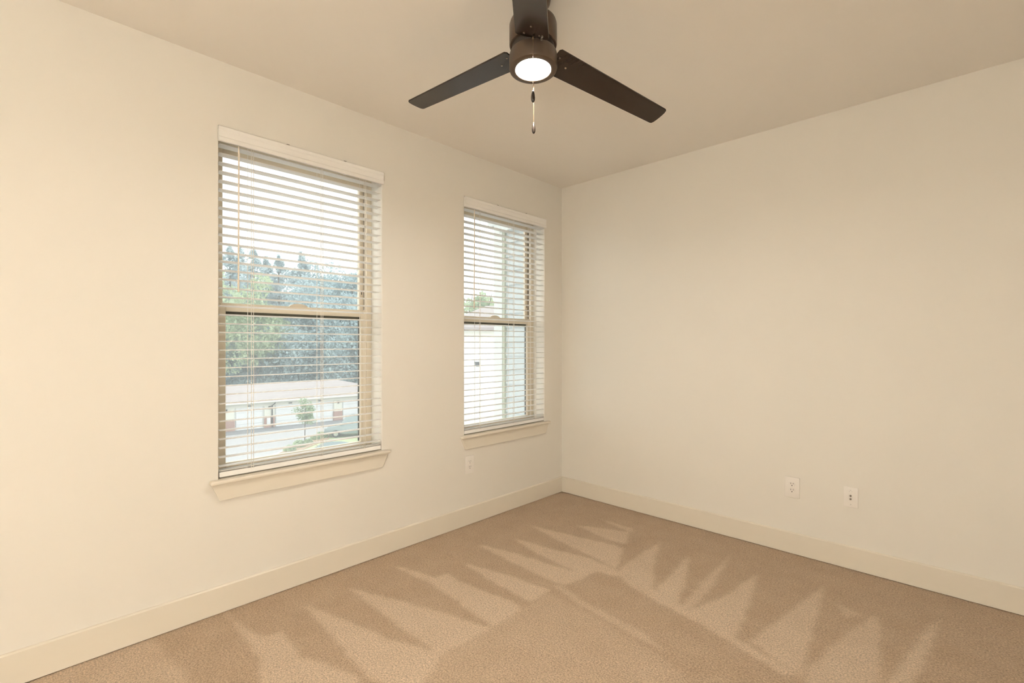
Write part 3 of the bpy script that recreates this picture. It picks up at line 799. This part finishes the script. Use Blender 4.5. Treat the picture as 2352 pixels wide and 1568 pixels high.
# local frame: +x along the front to the right, +y to the back (away), front face at y=0
GL0, GL1, GW, GE = -9.0, 17.0, 10.0, 2.62
MB().box((GL0, 0.12, 0), (GL1, GW, GE)).build('wall', M['white_wall'], gar)
ov = 0.45; rs = 0.235
x0, x1, y0, y1 = GL0 - ov, GL1 + ov, -ov, GW + ov; hh_ = (y1 - y0) / 2
rz_ = GE + hh_ * rs
MB().poly([(x0, y0, GE), (x1, y0, GE), (x1, y1, GE), (x0, y1, GE), (x0 + hh_, y0 + hh_, rz_), (x1 - hh_, y0 + hh_, rz_), (x0, y0, GE - 0.06), (x1, y0, GE - 0.06), (x1, y1, GE - 0.06), (x0, y1, GE - 0.06)],
          [(0, 1, 5, 4), (1, 2, 5), (2, 3, 4, 5), (3, 0, 4), (0, 6, 7, 1), (1, 7, 8, 2), (2, 8, 9, 3), (3, 9, 6, 0), (6, 9, 8, 7)]).build('roof', M['shingle'], gar)
MB().box((x0 - 0.02, y0 - 0.10, GE - 0.16), (x1 + 0.02, y0, GE - 0.02), 0.02, 1).build('gutter', M['cream_wall'], gar)
MB().box((GL0, -0.02, GE - 0.55), (GL1, 0.12, GE - 0.07)).build('frieze_board', M['cream_wall'], gar)
def gx(px):           # photo pixel -> distance along the front
    o_ = RV * ((px - 1176) / FPX) + FV
    den = o_.x * gu.y - o_.y * gu.x
    return (-(GA.x * o_.y - GA.y * o_.x)) / (gu.x * o_.y - gu.y * o_.x)
piers = [(gx(500), gx(538)), (gx(607), gx(630)), (gx(767), gx(785))]
sp = piers[1][0] - piers[0][0]
piers = [(piers[0][0] - 5.2, piers[0][1] - 5.2)] + piers + [(piers[2][0] + 5.2, piers[2][1] + 5.2)]
for a, b in piers:
    p = MB().box((a, -0.05, 0), (b, 0.14, GE - 0.5)).build('pier', M['cream_wall'], gar)
    MB().box((a - 0.03, -0.10, 0), (b + 0.03, 0.10, 0.98)).build('brick_base', M['brick'], p)
    m_ = (a + b) / 2
    lm = MB().box((m_ - 0.07, -0.20, 1.78), (m_ + 0.07, -0.05, 2.02), 0.02, 1)
    lm.box((m_ - 0.10, -0.22, 2.0), (m_ + 0.10, -0.05, 2.05))
    lm.build('wall_lamp', M['iron'], p)
for (a, b), (c, d) in zip(piers[:-1], piers[1:]):
    w_ = c - b; nd = 2 if w_ > 4.6 else 1
    for k in range(nd):
        xa = b + 0.15 + k * w_ / nd; xb = b + w_ / nd * (k + 1) - 0.15
        dr = empty('garage_door'); dr.parent = gar
        for j in range(4):
            MB().box((xa, 0.03, 0.02 + j * 0.53), (xb, 0.10, 0.54 + j * 0.53), 0.012, 1).build('door_panel', M['garage_door'], dr)
        MB().box(((xa + xb) / 2 - 0.16, -0.10, GE - 0.46), ((xa + xb) / 2 + 0.16, -0.02, GE - 0.38)).build('soffit_lamp', M['iron'], gar)
m_ = gx(624)
MB().tube([(m_ + 0.22, -0.42, GE - 0.12), (m_ + 0.20, -0.40, GE - 0.30), (m_, -0.16, GE - 0.50), (m_, -0.16, 0.2), (m_, -0.34, 0.06)], 0.06, 8).build('downspout', M['iron'], gar)
mb = MB().box((m_ - 0.46, -0.20, 0.35), (m_ - 0.14, -0.10, 0.95), 0.02, 1)
mb.build('meter_box', M['garage_door'], gar)
MB().box((GL0, -2.0, 0.0), (GL1, -0.1, 0.03)).build('drive_strip', M['asphalt_dark'], gar)

# ---- parked cars
def car(name, loc, heading, paint, label, suv=False):
    r = tag(empty(name, loc), label, 'car'); r.rotation_euler = (0, 0, heading)
    M[name + label[:8]] = pm = plain('car_paint_' + label[:6].strip(), paint, 0.2, 0.02, 3, spec=0.8)
    Lc, Wc, Hc = (4.7, 1.86, 1.74) if suv else (4.6, 1.80, 1.46)
    b0 = 0.32; belt = 1.02 if suv else 0.92
    fr = Lc / 2
    body = [(-fr, b0 + 0.1), (-fr + 0.05, belt - 0.15), (-fr + 0.35, belt), (fr - 1.35, belt), (fr - 0.35, belt - 0.13), (fr - 0.04, belt - 0.32), (fr, b0 + 0.2), (fr - 0.1, b0), (-fr + 0.1, b0)]
    MB().prism(body, 'y', -Wc / 2, Wc / 2, 0.06).build('body', pm, r, 40)
    if suv: cab = [(-fr + 0.15, belt - 0.02), (-fr + 0.35, Hc - 0.08), (-fr + 0.6, Hc), (0.35, Hc), (0.65, Hc - 0.07), (fr - 1.25, belt - 0.02)]
    else: cab = [(-fr + 0.45, belt - 0.02), (-fr + 1.15, Hc - 0.06), (-0.75, Hc), (0.15, Hc), (0.45, Hc - 0.05), (fr - 1.15, belt - 0.02)]
    mb = MB()
    n = len(cab); i0 = 0.02; top_in = 0.20
    def yy(z): return Wc / 2 - 0.05 - top_in * (z - belt) / (Hc - belt)
    vs_ = [(x, -yy(z), z) for x, z in cab] + [(x, yy(z), z) for x, z in cab]
    fs = [tuple(range(n)), tuple(range(2 * n - 1, n - 1, -1))] + [(i, (i + 1) % n, n + (i + 1) % n, n + i) for i in range(n)]
    mb.poly(vs_, fs)
    cabo = mb.build('cabin', pm, r)
    gm = M.setdefault('car_glass', plain('car_glass', srgb(120, 136, 138), 0.08, 0.02, 2, spec=0.9))
    def inset(idx, off):
        P_ = [Vector(vs_[i]) for i in idx]; c = sum(P_, Vector()) / len(P_)
        nn = (P_[1] - P_[0]).cross(P_[2] - P_[0]).normalized()
        if nn.dot(c - Vector((0, 0, belt))) < 0: nn = -nn
        q = [c + (p - c) * 0.86 + nn * off for p in P_]; q2 = [v - nn * 0.02 for v in q]
        k = len(q)
        MB().poly(q + q2, [tuple(range(k)), tuple(range(2 * k - 1, k - 1, -1))] + [(i, (i + 1) % k, k + (i + 1) % k, k + i) for i in range(k)]).build('window', gm, cabo)
    inset([n - 2, n - 1, 2 * n - 1, 2 * n - 2], 0.012); inset([0, 1, n + 1, n], 0.012)
    inset(list(range(n)), 0.012); inset(list(range(n, 2 * n)), 0.012)
    rub = M.setdefault('tyre', plain('tyre_rubber', srgb(50, 50, 52), 0.8, 0.05, 20)); alloy = M.setdefault('alloy', plain('alloy_wheel', srgb(190, 190, 190), 0.3, 0.03, 20, metal=0.8))
    for sx in (-1, 1):
        for sy in (-1, 1):
            mt = Matrix.Translation((sx * Lc * 0.295, sy * (Wc / 2 - 0.10), 0.33)) @ Matrix.Rotation(math.pi / 2, 4, 'X')
            w_ = MB().lathe([(0.20, -0.11), (0.31, -0.11), (0.33, -0.08), (0.33, 0.08), (0.31, 0.11), (0.20, 0.11)], 24, mt).build('wheel', rub, r, 40)
            MB().lathe([(0.05, -0.118), (0.19, -0.112), (0.19, 0.112), (0.05, 0.118)], 16, mt).build('rim', alloy, w_, 40)
    for sy in (-1, 1):
        MB().box((0.85, sy * (Wc / 2 + 0.06) - 0.06, belt + 0.02), (1.0, sy * (Wc / 2 + 0.06) + 0.06, belt + 0.16), 0.02, 1).build('side_mirror', pm, r)
        MB().box((fr - 0.22, sy * (Wc / 2 - 0.25) - 0.18, belt - 0.33), (fr - 0.02, sy * (Wc / 2 - 0.25) + 0.18, belt - 0.2), 0.02, 1).build('headlamp', alloy, r)
    return r
hd = math.atan2(-RV.y, -RV.x)
p = atd(752, 0, 31.6); car('parked_car', (p.x, p.y, ZG), hd, srgb(120, 132, 132), 'dark car nearest the window with only its curved roof showing')
p = atd(815, 0, 41.6); car('parked_car', (p.x, p.y, ZG + 0.1), hd + 0.15, srgb(128, 140, 140), 'dark tall car parked by the lawn near the right window edge', True)

# ---- projecting wing of this building, right outside the window by the corner
WY = 3.62; WXE = -3.735
wing = tag(empty('siding_wing', (X0 - WT, WY, ZG)), 'pale lap-sided wing with white corner board outside the corner window', 'building')
PW = lambda mb, n, m: place(mb.build(n, M[m]), wing)
PW(MB().box((WXE + 0.02, WY + 0.02, ZG), (X0 - WT, WY + 3.0, 2.72)), 'wing_wall', 'siding')
zz = -1.6; k = 0
pr = [(WY + 0.022, 0.0), (WY - 0.004, 0.0), (WY + 0.012, 0.152), (WY + 0.022, 0.152)]
bme = MB().prism(pr, 'x', WXE + 0.14, X0 - WT).mesh('siding_board'); bme.materials.append(M['siding'])
while zz < 2.45:
    o = bpy.data.objects.new('siding_board', bme); C.objects.link(o); o.parent = wing
    o.location = Vector((0, 0, zz)) - wing.location
    zz += 0.148
PW(MB().box((WXE, WY - 0.03, ZG), (WXE + 0.125, WY + 0.10, 2.60), 0.003, 1), 'corner_board', 'board')
PW(MB().box((WXE + 0.125, WY - 0.022, ZG), (WXE + 0.155, WY + 0.03, 2.52)), 'trim_channel', 'channel')
PW(MB().box((WXE - 0.10, WY - 0.03, 2.60), (X0 - WT, WY + 0.06, 2.78), 0.003, 1), 'frieze_board', 'board')
PW(MB().box((WXE + 0.10, WY - 0.06, 2.515), (X0 - WT, WY + 0.03, 2.60), 0.003, 1), 'ledge', 'board')
MBr = MB().box((WXE - 0.5, WY - 0.35, 2.95), (X0 - WT, WY + 3.2, 3.10)); PW(MBr, 'eave', 'board')

# ---- white block across the way
D0 = 25.0
a0 = atd(1010, 0, D0); 
blk = empty('white_building', (a0.x, a0.y, ZG)); blk.rotation_euler = (0, 0, TH)
tag(blk, 'white multi-storey building with shallow pale roof seen through the corner window', 'building')
ez = CAM_Z + (789 - 752) / FPX * D0 - ZG
MB().box((0, 0, 0), (5.2, 8.0, ez)).build('wall', M['white_wall'], blk)
ov = 0.35
x0, x1, y0, y1 = -ov, 5.2 + ov, -ov, 8 + ov
rdg = ez + 1.35
MB().poly([(x0, y0, ez), (x1, y0, ez), (x1, y1, ez), (x0, y1, ez), (x0 + 2.6, y0 + 3.2, rdg), (x1 - 0.4, y0 + 3.2, rdg + 0.0), (x0, y0, ez - 0.14), (x1, y0, ez - 0.14), (x1, y1, ez - 0.14), (x0, y1, ez - 0.14)],
          [(0, 1, 5, 4), (1, 2, 5), (2, 3, 4, 5), (3, 0, 4), (0, 6, 7, 1), (1, 7, 8, 2), (2, 8, 9, 3), (3, 9, 6, 0), (6, 9, 8, 7)]).build('roof', M['shingle'], blk)
MB().box((0, -0.06, ez - 0.55), (5.2, 0.0, ez - 0.15)).build('frieze_board', M['cream_wall'], blk)
lx = (1097 - 1010) / FPX * D0; lz = CAM_Z - (836 - 789) / FPX * D0 - ZG
lm = MB().box((lx - 0.11, -0.16, lz - 0.10), (lx + 0.11, 0.0, lz + 0.10), 0.02, 1); lm.box((lx - 0.16, -0.2, lz + 0.08), (lx + 0.10, 0.0, lz + 0.12)); lm.build('wall_lamp', M['iron'], blk)
for k, dx in enumerate((-0.15, 0.18)):
    MB().box((lx + dx - 0.07, -0.05, lz - 0.66), (lx + dx + 0.07, 0.0, lz - 0.56), 0.01, 1).build('vent_cap', M['kerb'], blk)
